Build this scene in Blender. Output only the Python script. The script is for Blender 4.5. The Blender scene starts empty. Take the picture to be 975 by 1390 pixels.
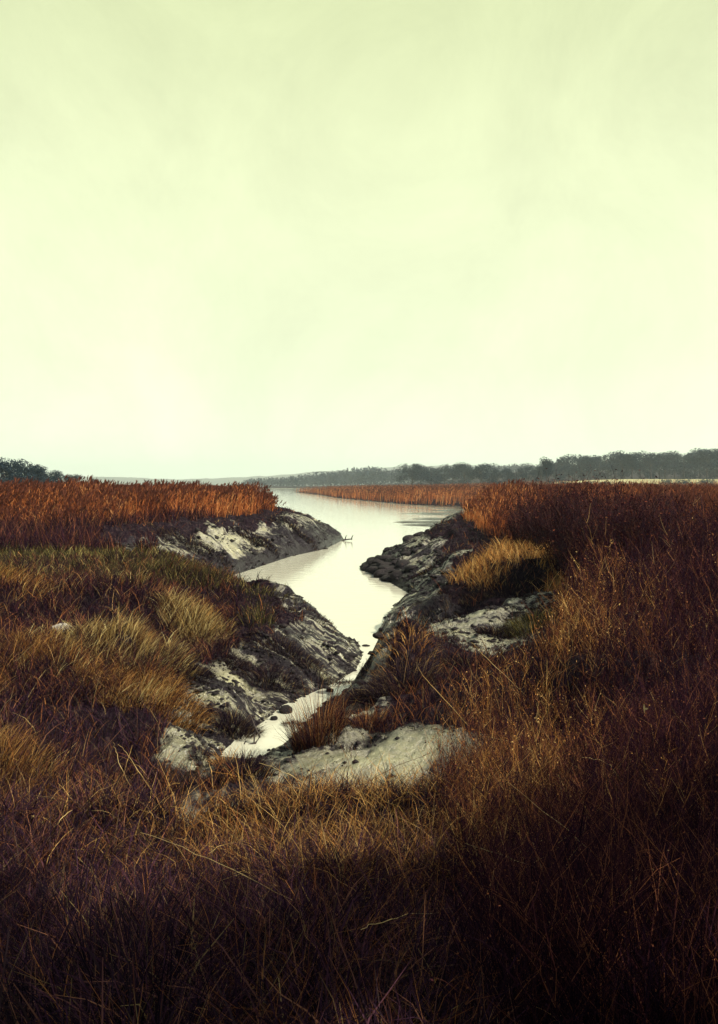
import bpy, math, random
import numpy as np
from mathutils import Vector

R = np.random.RandomState(7)
C = bpy.context.scene.collection
SC = bpy.context.scene
CAM_Z, FOC, CX, HY = 4.0, 1040.0, 487.5, 658.0

# ------------------------------------------------------------------ noise
_perm = np.random.RandomState(3).permutation(4096)
_val = np.random.RandomState(4).rand(4096)
def vnoise(x, y):
    x = np.asarray(x, float); y = np.asarray(y, float)
    xi = np.floor(x).astype(np.int64); yi = np.floor(y).astype(np.int64)
    fx = x - xi; fy = y - yi
    fx = fx*fx*fx*(fx*(fx*6-15)+10); fy = fy*fy*fy*(fy*(fy*6-15)+10)
    def h(i, j): return _val[(_perm[(i & 4095)] + j*57) & 4095]
    a = h(xi, yi); b = h(xi+1, yi); c = h(xi, yi+1); d = h(xi+1, yi+1)
    return (a*(1-fx)+b*fx)*(1-fy) + (c*(1-fx)+d*fx)*fy
def fbm(x, y, o=4, g=.5):
    s = 0; a = 1; n = 0
    for k in range(o):
        s = s + a*vnoise(x*2**k + 17.3*k, y*2**k - 9.1*k); n += a; a *= g
    return s/n
def sstep(a, b, x):
    t = np.clip((x-a)/(b-a), 0, 1); return t*t*(3-2*t)

# ------------------------------------------------------------------ the land
CHANNEL = np.array([
 (-.16,19.6),(.2,18.9),(.62,19.7),(.45,20.6),(.92,23.5),(1.9,27.3),(1.8,28.5),(1.2,31.8),(.5,36),(.8,39.6),(3.4,52.7),(6.6,70.5),
 (11,96),(16,122),(17.5,138),(10.5,150),(2.4,183),(-8,235),(-16,297),(-36,416),(-32,600),(-20,800),
 (-140,800),(-95,520),(-55,300),(-28,160),(-14,105),(-6.2,76),(-2.9,63),(-1.1,56.2),(-2.1,47.8),(-3.8,42.9),(-5.4,34.7),(-6.4,31),
 (-6.0,27.8),(-4.2,25.6),(-2.6,24.0),(-1.3,22.3),(-.6,20.8)], float)
STREAM = np.array([(.45,19.4,.0,.5),(.33,17.8,.03,.24),(.1,16.1,.09,.17),(-.32,14.6,.16,.22),(-.98,13.0,.22,.34),(-1.15,12.0,.27,.34),(-1.42,10.9,.32,.36),(-1.62,10.2,.36,.26)], float)

def seg_dist(px, py, A, B):
    d = B-A; L2 = (d**2).sum()
    t = np.clip(((px-A[0])*d[0]+(py-A[1])*d[1])/L2, 0, 1)
    return np.hypot(px-(A[0]+t*d[0]), py-(A[1]+t*d[1])), t
def shore(x, y):
    """signed distance to the water's edge, arc position along it, and the bed level."""
    x = np.asarray(x, float); y = np.asarray(y, float)
    best = np.full(x.shape, 1e9); arc = np.zeros(x.shape); inside = np.zeros(x.shape, bool)
    n = len(CHANNEL); cum = 0
    for i in range(n):
        A, B = CHANNEL[i], CHANNEL[(i+1) % n]
        d, t = seg_dist(x, y, A, B)
        L = np.hypot(*(B-A)); m = d < best
        best = np.where(m, d, best); arc = np.where(m, cum+t*L, arc); cum += L
        c = (A[1] > y) != (B[1] > y)
        xs = A[0] + (y-A[1])/(B[1]-A[1]+1e-12)*(B[0]-A[0])
        inside ^= c & (x < xs)
    s = np.where(inside, -best, best)
    bed = np.zeros(x.shape); cum = 0
    for i in range(len(STREAM)-1):
        A, B = STREAM[i], STREAM[i+1]
        d, t = seg_dist(x, y, A[:2], B[:2])
        d = d - (A[3]+(B[3]-A[3])*t)
        d = d*1.0
        L = np.hypot(*(B-A)[:2]); m = d < s
        s = np.where(m, d, s); arc = np.where(m, 500+cum+t*L + np.where((x-A[0])*(B-A)[1]-(y-A[1])*(B-A)[0] > 0, 40, 0), arc); cum += L
    bed = np.interp(y, [9.6, 10.2, 10.9, 12, 13, 14.6, 16.1, 17.8, 19.0], [.42, .36, .32, .27, .22, .16, .09, .03, 0])
    return s, arc, bed

def px2w(px, py, z):
    d = FOC*(CAM_Z-z)/(py-HY); return ((px-CX)/FOC*d, d)

# bank top height and width of the slope, spread between anchor points
HW = np.array([ # x, y, H, W
 (-7,45,2.0,4.2),(-6,56,1.9,4.5),(-9,36,2.05,4.6),(-20,38,2.2,5),(-12,30,2.0,5),(-10,80,1.8,5),(-40,200,1.6,9),(-60,400,1.5,12),
 (-7,24,1.85,3.4),(-5,20,1.7,3.2),(-4.5,16,1.75,4.0),(-8,15,2.1,5.2),(-5,12,1.65,3.6),(-4,9,1.35,3.2),(-8,9,1.8,4.5),(-15,20,2.2,6),
 (-2.4,21.5,1.15,2.6),(-2.2,18,.95,3.0),(-3,14.5,.9,3.0),
 (0,8.8,.72,1.8),(.6,8.4,.74,2.0),(-.8,8.2,.68,1.8),(-2,7.9,.68,1.8),(1.6,8.5,1.02,2.6),(0,6.2,1.15,4.4),(-1.5,6.2,1.02,4.2),(1.2,6.4,1.22,4.4),(0,4.4,1.55,4.8),(-3,5.8,1.15,4.5),(3,5.5,1.9,5),(0,2.5,2.15,6),(0,-3,2.4,6),(-6,3,2.2,6),(6,3,2.5,6),
 (1.6,13,.85,1.6),(2.6,16,.95,2.0),(3.6,17.6,1.15,2.6),(2.6,21,1.05,2.6),(3.6,24,1.5,3.2),(4.8,22,1.75,4),(3.2,31,1.15,3.2),(5,36,1.9,4.6),(6,42,2.0,5),(9,60,2.0,5),
 (5.5,16,1.95,3.6),(4.6,12,1.9,3.6),(3.4,9.5,1.85,3.2),(8,14,2.2,5),(12,30,2.2,5),(15,80,2.0,6),(25,140,1.6,6),(10,200,1.1,5),(0,260,1.1,6),(-25,420,1.2,8),(60,300,2,8)], float)
def hw(x, y):
    num = np.zeros(x.shape); nw = np.zeros(x.shape); den = np.zeros(x.shape)
    sc = 1/(1.0+.06*np.hypot(x, y))
    for a, b, H, W in HW:
        d2 = ((x-a)**2+(y-b)**2)*sc**2 + .05
        w = d2**-1.7
        num += w*H; nw += w*W; den += w
    return num/den, nw/den

HUMPS = [ # x, y, dz, rx, ry  : mud humps, slumped turf blocks, hollows
 (-2.35,21.0,.34,1.3,.7),(-1.35,20.3,.2,.9,.55),(-1.75,14.9,.2,.9,.7),(-2.1,17.4,.3,.9,.8),(-.75,16.3,.12,.6,.7),(-.2,17.2,.16,.4,.4),
 (.78,13.7,.72,.78,.85),(.1,8.9,.08,1.0,.5),(-2.0,12.1,.3,.6,.5),(-2.2,9.8,.18,.7,.5),
 (-3.9,13.2,.2,1.0,.9),(-3.4,10.6,.16,.8,.6),(-2.9,8.9,-.25,.8,.8),
 (2.0,21.4,.22,1.4,1.1),(3.6,19.2,-.16,1.2,.8),(3.2,26.5,.3,1.6,1.6),(4.8,18.2,.25,1.2,.9),(2.4,14.6,-.12,.7,.6),
]
def land(x, y):
    x = np.asarray(x, float); y = np.asarray(y, float)
    s0, arc, bed = shore(x, y)
    sc = np.clip(y/30, .35, 3)
    wob = (fbm(x*.9/sc+3, y*.9/sc, 3)-.5)*.55*sc
    s = s0 + wob*sstep(0.02, 1.0, np.abs(s0))*np.where(s0 > 0, 1, .5)
    H, W = hw(x, y)
    W = W*np.clip(y/60, 1, 3)
    t = np.clip(s/W, 0, None)
    prof = np.where(t < 1, (1-(1-np.clip(t,0,1))**1.9), 1.0)
    z = bed + (H-bed)*prof
    for a, b, dz, rx, ry in HUMPS:
        z = z + dz*np.exp(-((x-a)/rx)**2-((y-b)/ry)**2)*sstep(0, .5, s)
    # rills running down the open mud
    k = sstep(.05, .5, s)*(1-sstep(.55, 1.0, t))
    n1 = fbm(arc*1.5+s*.25, s*.22+arc*.05, 3)
    ril = np.abs(n1-.5)*2
    z = z - k*.16*(1-sstep(0, .35, ril))*np.clip(y/25, .5, 1.6)
    n2 = fbm(arc*2.6+3, s*.35+9, 2)
    z = z - k*.075*(1-sstep(0, .5, np.abs(n2-.5)*2))*(1-sstep(55, 75, y))
    z = z + k*.10*(fbm(arc*.7, s*.5+7, 3)-.5)
    z = z + .32*sstep(0, .35, s)*sstep(28, 33, y)*(1-sstep(58, 70, y))*(x < 0) + .2*sstep(0, .3, s)*sstep(19.5, 21, y)*(1-sstep(30, 34, y))*(x > 0)
    # hummocks of the turf and small roughness
    tv = sstep(.45, 1.0, t)
    z = z + tv*(fbm(x*.55, y*.55+40, 3)-.5)*.5*(1-sstep(60, 120, y))
    z = z + sstep(0,.3,s)*(fbm(x*2.3, y*2.3, 3)-.5)*.10*(1-sstep(50, 90, y))
    z = z + sstep(0,.3,s)*((fbm(x*7, y*7, 2)-.5)*.07 - .06*sstep(.56,.66,fbm(x*3.1+9, y*3.1, 2)))*(1-sstep(45, 70, y))
    # turf slumps : steep little steps
    st = fbm(x*.5+11, y*.5+5, 3)
    z = z + sstep(.25,.5,t)*(1-sstep(1.0,1.4,t))*.22*(sstep(.47,.53,st)-.5)*(1-sstep(60, 90, y))
    # below water : mud floor with bars in the wide far reach
    zi = bed - np.minimum(.45, .22*np.abs(s))*np.where(bed > .01, .12, 1)
    bar = sstep(62, 80, y)*(1-sstep(150, 185, y))*sstep(-1.5, 6, x-(y-95)*.05)
    bn = fbm(x*.10+2, y*.33, 4)
    zi = zi*(1-bar) + bar*(-.10+.62*np.clip(bn-.42, 0, 1)+ .10*sstep(8,0,-s))
    z = np.where(s0 < 0, zi, np.maximum(z, bed+.0))
    # the land beyond: flat marsh, then rising ground to the right and low hills
    hill = sstep(250, 420, y)*sstep(20, 130, x-(y-300)*.1)*5.5 + sstep(420, 900, y)*sstep(-60, 260, x)*14
    z = z + hill*(s0 > 0)
    return z

def ray_ground(px, py, dmin=1.2, dmax=400):
    """where a line of sight through the photograph's pixel meets the ground (used to lay things out where they stand)."""
    dx = (px-CX)/FOC; dz = -(py-HY)/FOC
    d = np.exp(np.linspace(math.log(dmin), math.log(dmax), 1400))
    z = land(dx*d, d); g = (CAM_Z+dz*d) - z
    i = np.argmax(g < 0)
    if g[i] >= 0: i = len(d)-1
    return float(dx*d[i]), float(d[i]), float(z[i])

# ------------------------------------------------------------------ mesh helpers
def mesh_np(name, verts, faces, attrs=None, smooth=True):
    """faces: (N,k) int array"""
    me = bpy.data.meshes.new(name)
    verts = np.ascontiguousarray(verts, np.float32); faces = np.ascontiguousarray(faces, np.int32)
    n, k = faces.shape
    me.vertices.add(len(verts)); me.vertices.foreach_set('co', verts.ravel())
    me.loops.add(n*k); me.loops.foreach_set('vertex_index', faces.ravel())
    me.polygons.add(n)
    me.polygons.foreach_set('loop_start', np.arange(0, n*k, k, dtype=np.int32))
    me.polygons.foreach_set('loop_total', np.full(n, k, np.int32))
    me.update(calc_edges=True)
    if smooth: me.polygons.foreach_set('use_smooth', np.ones(n, bool))
    for nm, (typ, arr) in (attrs or {}).items():
        a = me.attributes.new(nm, typ, 'POINT')
        a.data.foreach_set('value' if typ == 'FLOAT' else 'vector', np.ascontiguousarray(arr, np.float32).ravel())
    return me
def link(name, me, mat, parent=None, loc=None):
    o = bpy.data.objects.new(name, me); C.objects.link(o)
    if mat and not me.materials: me.materials.append(mat)
    if parent: o.parent = parent
    if loc is not None: o.location = loc
    return o
def tag(o, label=None, cat=None, group=None, kind=None):
    if label: o['label'] = label
    if cat: o['category'] = cat
    if group: o['group'] = group
    if kind: o['kind'] = kind
    return o

# ------------------------------------------------------------------ materials
def newmat(name):
    m = bpy.data.materials.new(name); m.use_nodes = True
    nt = m.node_tree; nt.nodes.clear()
    return m, nt
def N(nt, t, **kw):
    n = nt.nodes.new(t)
    for k, v in kw.items():
        if k in n.inputs.keys() if isinstance(k, str) else False: n.inputs[k].default_value = v
        else: setattr(n, k, v)
    return n
def ramp(nt, stops, interp='LINEAR'):
    r = nt.nodes.new('ShaderNodeValToRGB'); r.color_ramp.interpolation = interp
    e = r.color_ramp.elements
    while len(e) < len(stops): e.new(.5)
    for i, (p, c) in enumerate(stops):
        e[i].position = p; e[i].color = (*c, 1)
    return r
def blade_mat(name, stops, trans=.45):
    m, nt = newmat(name); L = nt.links.new
    a = N(nt, 'ShaderNodeAttribute', attribute_name='rnd')
    r = ramp(nt, stops); L(a.outputs['Fac'], r.inputs['Fac'])
    d = N(nt, 'ShaderNodeBsdfDiffuse'); t = N(nt, 'ShaderNodeBsdfTranslucent')
    L(r.outputs['Color'], d.inputs['Color']); L(r.outputs['Color'], t.inputs['Color'])
    mx = N(nt, 'ShaderNodeMixShader'); mx.inputs[0].default_value = trans
    L(d.outputs[0], mx.inputs[1]); L(t.outputs[0], mx.inputs[2])
    o = N(nt, 'ShaderNodeOutputMaterial'); L(mx.outputs[0], o.inputs['Surface'])
    return m

def mud_mat():
    m, nt = newmat('estuary_mud'); L = nt.links.new
    geo = N(nt, 'ShaderNodeNewGeometry')
    sh = N(nt, 'ShaderNodeAttribute', attribute_name='along')     # (arc, distance from the water, 0)
    veg = N(nt, 'ShaderNodeAttribute', attribute_name='turf')
    wet = N(nt, 'ShaderNodeAttribute', attribute_name='wet')
    # streaks running down the slope
    mp = N(nt, 'ShaderNodeMapping'); mp.inputs['Scale'].default_value = (3.6, .5, 1); L(sh.outputs['Vector'], mp.inputs['Vector'])
    n1 = N(nt, 'ShaderNodeTexNoise'); n1.inputs['Scale'].default_value = 1.5; n1.inputs['Distortion'].default_value = .5; n1.inputs['Detail'].default_value = 6; n1.inputs['Roughness'].default_value = .62
    L(mp.outputs[0], n1.inputs['Vector'])
    n2 = N(nt, 'ShaderNodeTexNoise'); n2.inputs['Scale'].default_value = 1.1; n2.inputs['Detail'].default_value = 8; n2.inputs['Roughness'].default_value = .65
    L(geo.outputs['Position'], n2.inputs['Vector'])
    n3 = N(nt, 'ShaderNodeTexNoise'); n3.inputs['Scale'].default_value = 9; n3.inputs['Detail'].default_value = 6; n3.inputs['Roughness'].default_value = .7
    L(geo.outputs['Position'], n3.inputs['Vector'])
    add = N(nt, 'ShaderNodeMath', operation='MULTIPLY_ADD'); L(n1.outputs['Fac'], add.inputs[0]); add.inputs[1].default_value = 1.75; n2h = N(nt, 'ShaderNodeMath', operation='MULTIPLY'); L(n2.outputs['Fac'], n2h.inputs[0]); n2h.inputs[1].default_value = .85; L(n2h.outputs[0], add.inputs[2])
    add2 = N(nt, 'ShaderNodeMath', operation='MULTIPLY_ADD'); L(n3.outputs['Fac'], add2.inputs[0]); add2.inputs[1].default_value = .72; L(add.outputs[0], add2.inputs[2])
    r = ramp(nt, [(.0,(.010,.008,.010)),(.488,(.014,.011,.013)),(.505,(.05,.044,.034)),(.525,(.13,.122,.082)),(.60,(.20,.19,.105)),(.70,(.37,.36,.205)),(1,(.46,.45,.27))])
    half = N(nt, 'ShaderNodeMath', operation='MULTIPLY'); weed = N(nt, 'ShaderNodeAttribute', attribute_name='weed'); wsub = N(nt, 'ShaderNodeMath', operation='MULTIPLY_ADD'); L(weed.outputs['Fac'], wsub.inputs[0]); wsub.inputs[1].default_value = -.28; L(add2.outputs[0], wsub.inputs[2])  # attribute holds weed plus bank shade painted into the mud colour
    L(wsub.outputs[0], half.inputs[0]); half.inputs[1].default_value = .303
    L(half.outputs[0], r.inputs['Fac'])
    soil = ramp(nt, [(.38,(.005,.003,.005)),(.55,(.013,.008,.011)),(.70,(.055,.034,.028))]); L(n3.outputs['Fac'], soil.inputs['Fac'])
    mx = N(nt, 'ShaderNodeMix', data_type='RGBA')
    vr = N(nt, 'ShaderNodeMath', operation='MULTIPLY_ADD'); L(n2.outputs['Fac'], vr.inputs[0]); vr.inputs[1].default_value = 1.2
    vs = N(nt, 'ShaderNodeMath', operation='SUBTRACT'); L(veg.outputs['Fac'], vs.inputs[0]); vs.inputs[1].default_value = .6
    L(vs.outputs[0], vr.inputs[2])
    vr2 = N(nt, 'ShaderNodeMapRange'); vr2.inputs['From Min'].default_value = .42; vr2.inputs['From Max'].default_value = .58; L(vr.outputs[0], vr2.inputs['Value'])
    L(vr2.outputs[0], mx.inputs['Factor']); L(r.outputs['Color'], mx.inputs[6]); L(soil.outputs['Color'], mx.inputs[7])
    b = N(nt, 'ShaderNodeBsdfPrincipled')
    L(mx.outputs[2], b.inputs['Base Color'])
    rr = N(nt, 'ShaderNodeMapRange'); L(wet.outputs['Fac'], rr.inputs['Value']); rr.inputs['To Min'].default_value = .30; rr.inputs['To Max'].default_value = .14
    ra = N(nt, 'ShaderNodeMath', operation='MAXIMUM'); L(rr.outputs[0], ra.inputs[0])
    rv = N(nt, 'ShaderNodeMath', operation='MULTIPLY'); L(vr2.outputs[0], rv.inputs[0]); rv.inputs[1].default_value = .85; L(rv.outputs[0], ra.inputs[1])
    L(ra.outputs[0], b.inputs['Roughness'])
    gl = N(nt, 'ShaderNodeMapRange'); L(half.outputs[0], gl.inputs['Value']); gl.inputs['From Min'].default_value = .48; gl.inputs['From Max'].default_value = .55; gl.inputs['To Min'].default_value = .10; gl.inputs['To Max'].default_value = 1.0
    sp = N(nt, 'ShaderNodeMapRange'); L(vr2.outputs[0], sp.inputs['Value']); sp.inputs['To Min'].default_value = 1; sp.inputs['To Max'].default_value = .05
    sm = N(nt, 'ShaderNodeMath', operation='MULTIPLY'); L(sp.outputs[0], sm.inputs[0]); L(gl.outputs[0], sm.inputs[1])
    L(sm.outputs[0], b.inputs['Specular IOR Level'])
    bm = N(nt, 'ShaderNodeBump'); bm.inputs['Strength'].default_value = .9; bm.inputs['Distance'].default_value = .10
    L(add2.outputs[0], bm.inputs['Height']); L(bm.outputs[0], b.inputs['Normal'])
    o = N(nt, 'ShaderNodeOutputMaterial'); L(b.outputs[0], o.inputs['Surface'])
    return m

def water_mat():
    m, nt = newmat('silty_water'); L = nt.links.new
    geo = N(nt, 'ShaderNodeNewGeometry')
    mp = N(nt, 'ShaderNodeMapping'); mp.inputs['Scale'].default_value = (.8, 2.2, 1); L(geo.outputs['Position'], mp.inputs['Vector'])
    n = N(nt, 'ShaderNodeTexNoise'); n.inputs['Scale'].default_value = 1.6; n.inputs['Detail'].default_value = 5
    L(mp.outputs[0], n.inputs['Vector'])
    bm = N(nt, 'ShaderNodeBump'); bm.inputs['Strength'].default_value = .16; bm.inputs['Distance'].default_value = .05
    L(n.outputs['Fac'], bm.inputs['Height'])
    b = N(nt, 'ShaderNodeBsdfPrincipled')
    b.inputs['Base Color'].default_value = (0.43, .425, .32, 1); b.inputs['Roughness'].default_value = .05; b.inputs['IOR'].default_value = 1.5
    L(bm.outputs[0], b.inputs['Normal'])
    o = N(nt, 'ShaderNodeOutputMaterial'); L(b.outputs[0], o.inputs['Surface'])
    return m

# ------------------------------------------------------------------ ground sheet
def build_ground():
    ys = [-14.0]
    while ys[-1] < 5200:
        y = ys[-1]
        if y < 1: dy = .4
        elif y < 100: dy = max(.042, .0034*y)
        elif y < 900: dy = .011*y
        else: dy = .05*y
        ys.append(y+dy)
    ys = np.array(ys)
    nu = 560
    u = np.linspace(-1, 1, nu); u = .62*u + .38*u**3
    half = np.where(ys < 100, np.maximum(ys, 0)*1.0+5, 105+(ys-100)*1.15)
    X = u[None, :]*half[:, None]; Y = np.repeat(ys[:, None], nu, 1)
    x = X.ravel(); y = Y.ravel()
    z = land(x, y)
    s, arc, bed = shore(x, y)
    H, W = hw(x, y); t = s/(W*np.clip(y/60, 1, 3))
    turf = turf_mask(x, y, s, t)
    wet = 1-sstep(0, 1.4, s)
    i = np.arange(len(ys)-1)[:, None]*nu + np.arange(nu-1)[None, :]
    f = np.stack([i, i+1, i+nu+1, i+nu], -1).reshape(-1, 4)
    me = mesh_np('marsh_ground', np.stack([x, y, z], 1), f, {
        'along': ('FLOAT_VECTOR', np.stack([arc, s, 0*s], 1)), 'turf': ('FLOAT', turf), 'wet': ('FLOAT', wet), 'weed': ('FLOAT', weed_shade_mask(x, y, s, arc))})
    return tag(link('marsh_ground', me, M['mud']), kind='structure')

def weed_shade_mask(x, y, s, arc):
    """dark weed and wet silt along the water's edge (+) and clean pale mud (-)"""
    w = sstep(26, 30, y)*(1-sstep(.5, 1.6, s/np.clip(y/38, .6, 3)+(fbm(arc*.8, s*.4, 3)-.5)*1.6))  # dark band paints the undercut shade and reflection of the far banks
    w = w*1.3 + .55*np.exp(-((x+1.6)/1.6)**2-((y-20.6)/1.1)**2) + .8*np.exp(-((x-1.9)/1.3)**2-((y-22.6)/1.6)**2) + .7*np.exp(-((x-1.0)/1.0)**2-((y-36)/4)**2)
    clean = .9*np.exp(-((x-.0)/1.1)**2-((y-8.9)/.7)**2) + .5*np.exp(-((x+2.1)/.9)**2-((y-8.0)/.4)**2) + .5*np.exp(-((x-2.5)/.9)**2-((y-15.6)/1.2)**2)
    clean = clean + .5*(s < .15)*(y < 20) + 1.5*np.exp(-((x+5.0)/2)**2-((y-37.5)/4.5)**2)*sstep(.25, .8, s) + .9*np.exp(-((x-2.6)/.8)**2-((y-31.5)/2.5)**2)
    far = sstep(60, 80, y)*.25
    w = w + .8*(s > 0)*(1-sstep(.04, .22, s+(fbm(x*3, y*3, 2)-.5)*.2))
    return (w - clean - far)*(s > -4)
def turf_mask(x, y, s, t):
    n = fbm(x*.8+5, y*.8, 3)-.5
    v = sstep(.42, .75, t + n*.5)
    v = np.maximum(v, sstep(95, 130, y)*(s > 0)*sstep(0, 1.5, s))
    # the bare mud hump beside the head of the stream and its strip to the left
    bare = np.exp(-((x-.1)/1.25)**2-((y-8.9)/.75)**2)*1.7 + np.exp(-((x+2.1)/.9)**2-((y-8.0)/.4)**2)*1.3 + np.exp(-((x-2.5)/1.0)**2-((y-15.6)/1.5)**2)*1.5 + np.exp(-((x-3.6)/1.1)**2-((y-18.0)/1.0)**2)*1.3
    bare = bare + np.exp(-((x+2.25)/.45)**2-((y-11.2)/.8)**2)*1.2
    v = v*(1-np.clip(bare, 0, 1))
    hollow = sstep(-2.35, -2.75, x+.12*(y-10))*sstep(14.5, 13, y)*sstep(6.5, 8, y)
    v = np.maximum(v, hollow)
    v = np.where(s < 0, 0, v)
    return v

def build_water():
    v = [(-400,14,0),(120,14,0),(120,1000,0),(-400,1000,0)]
    me = mesh_np('creek_water', np.array(v), np.array([[0,1,2,3]]))
    w = tag(link('creek_water', me, M['water']), kind='structure')
    # the thin film of water running down the narrow gully
    vs = []; n = 60
    P = STREAM
    tt = np.linspace(0, len(P)-1, n)
    for k in range(4):
        arr = np.array([np.interp(tt, range(len(P)), P[:, j]) for j in range(4)]).T
    tx = np.gradient(arr[:, 0]); ty = np.gradient(arr[:, 1]); l = np.hypot(tx, ty); nx, ny = -ty/l, tx/l
    rows = []
    for q in np.linspace(-1.15, 1.15, 7):
        hwid = arr[:, 3]*1.0
        rows.append(np.stack([arr[:, 0]+nx*q*hwid, arr[:, 1]+ny*q*hwid, np.interp(arr[:, 1], [9.6, 10.2, 10.9, 12, 13, 14.6, 16.1, 17.8, 19.0], [.42, .36, .32, .27, .22, .16, .09, .03, 0])+.004], 1))
    V = np.stack(rows, 1).reshape(-1, 3)
    i = np.arange(n-1)[:, None]*7 + np.arange(6)[None, :]
    f = np.stack([i, i+1, i+8, i+7], -1).reshape(-1, 4)
    me = mesh_np('stream_water', V, f)
    tag(link('stream_water', me, M['water']), kind='structure')

# ------------------------------------------------------------------ camera, sky, sun
SUN_EL, SUN_AZ = math.radians(45), math.radians(116)     # azimuth measured from straight ahead towards the right
def setup():
    cd = bpy.data.cameras.new('camera'); cam = bpy.data.objects.new('camera', cd); C.objects.link(cam)
    cam.location = (0, 0, CAM_Z); cam.rotation_euler = (math.radians(90), 0, 0)
    cd.sensor_fit = 'HORIZONTAL'; cd.sensor_width = 36; cd.lens = FOC/975*36; cd.shift_y = -37/975
    cd.clip_start = .05; cd.clip_end = 20000
    SC.camera = cam
    w = bpy.data.worlds.new('World'); SC.world = w; w.use_nodes = True
    nt = w.node_tree; nt.nodes.clear(); L = nt.links.new
    sky = N(nt, 'ShaderNodeTexSky'); sky.sky_type = 'NISHITA'; sky.sun_disc = False
    sky.sun_elevation = SUN_EL; sky.sun_rotation = SUN_AZ
    sky.air_density = 1.0; sky.dust_density = 3.0; sky.ozone_density = 1.0
    b1 = N(nt, 'ShaderNodeBackground'); b1.inputs['Strength'].default_value = .11; L(sky.outputs[0], b1.inputs['Color'])
    # bright milky overcast haze in the half of the sky ahead
    tc = N(nt, 'ShaderNodeTexCoord')
    sep = N(nt, 'ShaderNodeSeparateXYZ'); L(tc.outputs['Generated'], sep.inputs[0])
    el = ramp(nt, [(0,(.71,.82,.58)),(.05,(.65,.74,.50)),(.15,(.585,.635,.425)),(.3,(.555,.60,.385)),(.42,(.505,.55,.335)),(.54,(.44,.485,.275)),(.75,(.30,.33,.24)),(1,(.18,.19,.20))])
    L(sep.outputs['Z'], el.inputs['Fac'])
    n = N(nt, 'ShaderNodeTexNoise'); n.inputs['Scale'].default_value = 3; n.inputs['Detail'].default_value = 10; n.inputs['Roughness'].default_value = .72; n.inputs['Distortion'].default_value = .5
    L(tc.outputs['Generated'], n.inputs['Vector'])
    mr = N(nt, 'ShaderNodeMapRange'); L(n.outputs['Fac'], mr.inputs['Value']); mr.inputs['From Min'].default_value = .3; mr.inputs['From Max'].default_value = .7; mr.inputs['To Min'].default_value = .87; mr.inputs['To Max'].default_value = 1.07
    b2 = N(nt, 'ShaderNodeBackground'); L(el.outputs['Color'], b2.inputs['Color']); L(mr.outputs[0], b2.inputs['Strength'])
    fr = N(nt, 'ShaderNodeMapRange'); L(sep.outputs['Y'], fr.inputs['Value']); fr.inputs['From Min'].default_value = -.15; fr.inputs['From Max'].default_value = .55
    mx = N(nt, 'ShaderNodeMixShader'); L(fr.outputs[0], mx.inputs[0]); L(b1.outputs[0], mx.inputs[1]); L(b2.outputs[0], mx.inputs[2])
    o = N(nt, 'ShaderNodeOutputWorld'); L(mx.outputs[0], o.inputs['Surface'])
    ld = bpy.data.lights.new('sun', 'SUN'); ld.energy = 5; ld.angle = math.radians(.6); ld.color = (1, .93, .78)
    so = bpy.data.objects.new('sun', ld); C.objects.link(so)
    d = Vector((math.sin(SUN_AZ)*math.cos(SUN_EL), math.cos(SUN_AZ)*math.cos(SUN_EL), math.sin(SUN_EL)))
    so.rotation_euler = d.to_track_quat('Z', 'Y').to_euler(); so.location = (0, 0, 30)
    SC.view_settings.view_transform = 'Standard'; SC.view_settings.look = 'None'; SC.view_settings.exposure = .8; SC.view_settings.gamma = 1
    SC.cycles.max_bounces = 6; SC.cycles.diffuse_bounces = 2; SC.cycles.glossy_bounces = 2; SC.cycles.transmission_bounces = 3; SC.cycles.volume_bounces = 0; SC.cycles.transparent_max_bounces = 8

M = {}
M['mud'] = mud_mat(); M['water'] = water_mat()
# ------------------------------------------------------------------ blades, stems, twigs
def blades(base, length, width, yaw, lean, droop, segs=3, tipw=.15, kink=0.0, rnd=None, face=None):
    """strips of quads: a stem leaves its base near upright, leans along yaw and droops towards its tip."""
    n = len(base); t = np.linspace(0, 1, segs+1)
    ax = np.stack([np.cos(yaw), np.sin(yaw), 0*yaw], 1)
    if face is None: face = R.rand(n)*math.pi
    wd = np.stack([np.cos(face), np.sin(face), 0*face], 1)
    P = np.zeros((n, segs+1, 3))
    th0 = lean; th1 = lean+droop                         # angle from the vertical at base and tip
    pos = base.astype(float).copy(); P[:, 0] = pos
    for k in range(segs):
        a = th0 + (th1-th0)*((k+.5)/segs)**1.3 + (R.rand(n)-.5)*kink
        st = (length/segs)[:, None]
        pos = pos + st*(ax*np.sin(a)[:, None] + np.array([0, 0, 1])*np.cos(a)[:, None])
        if kink: pos = pos + (R.rand(n, 3)-.5)*kink*.25*st*np.array([1, 1, .3])
        P[:, k+1] = pos
    w = width[:, None]*(1-(1-tipw)*t**1.5)[None, :]*.5
    A = P - wd[:, None, :]*w[..., None]; B = P + wd[:, None, :]*w[..., None]
    V = np.stack([A, B], 2).reshape(n, -1, 3)
    k = segs*2+2
    o = (np.arange(n)*k)[:, None]; j = np.arange(segs)*2
    F = np.stack([o+j, o+j+1, o+j+3, o+j+2], -1).reshape(-1, 4)
    if rnd is None: rnd = R.rand(n)
    return V.reshape(-1, 3), F, np.repeat(rnd, k), P
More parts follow.
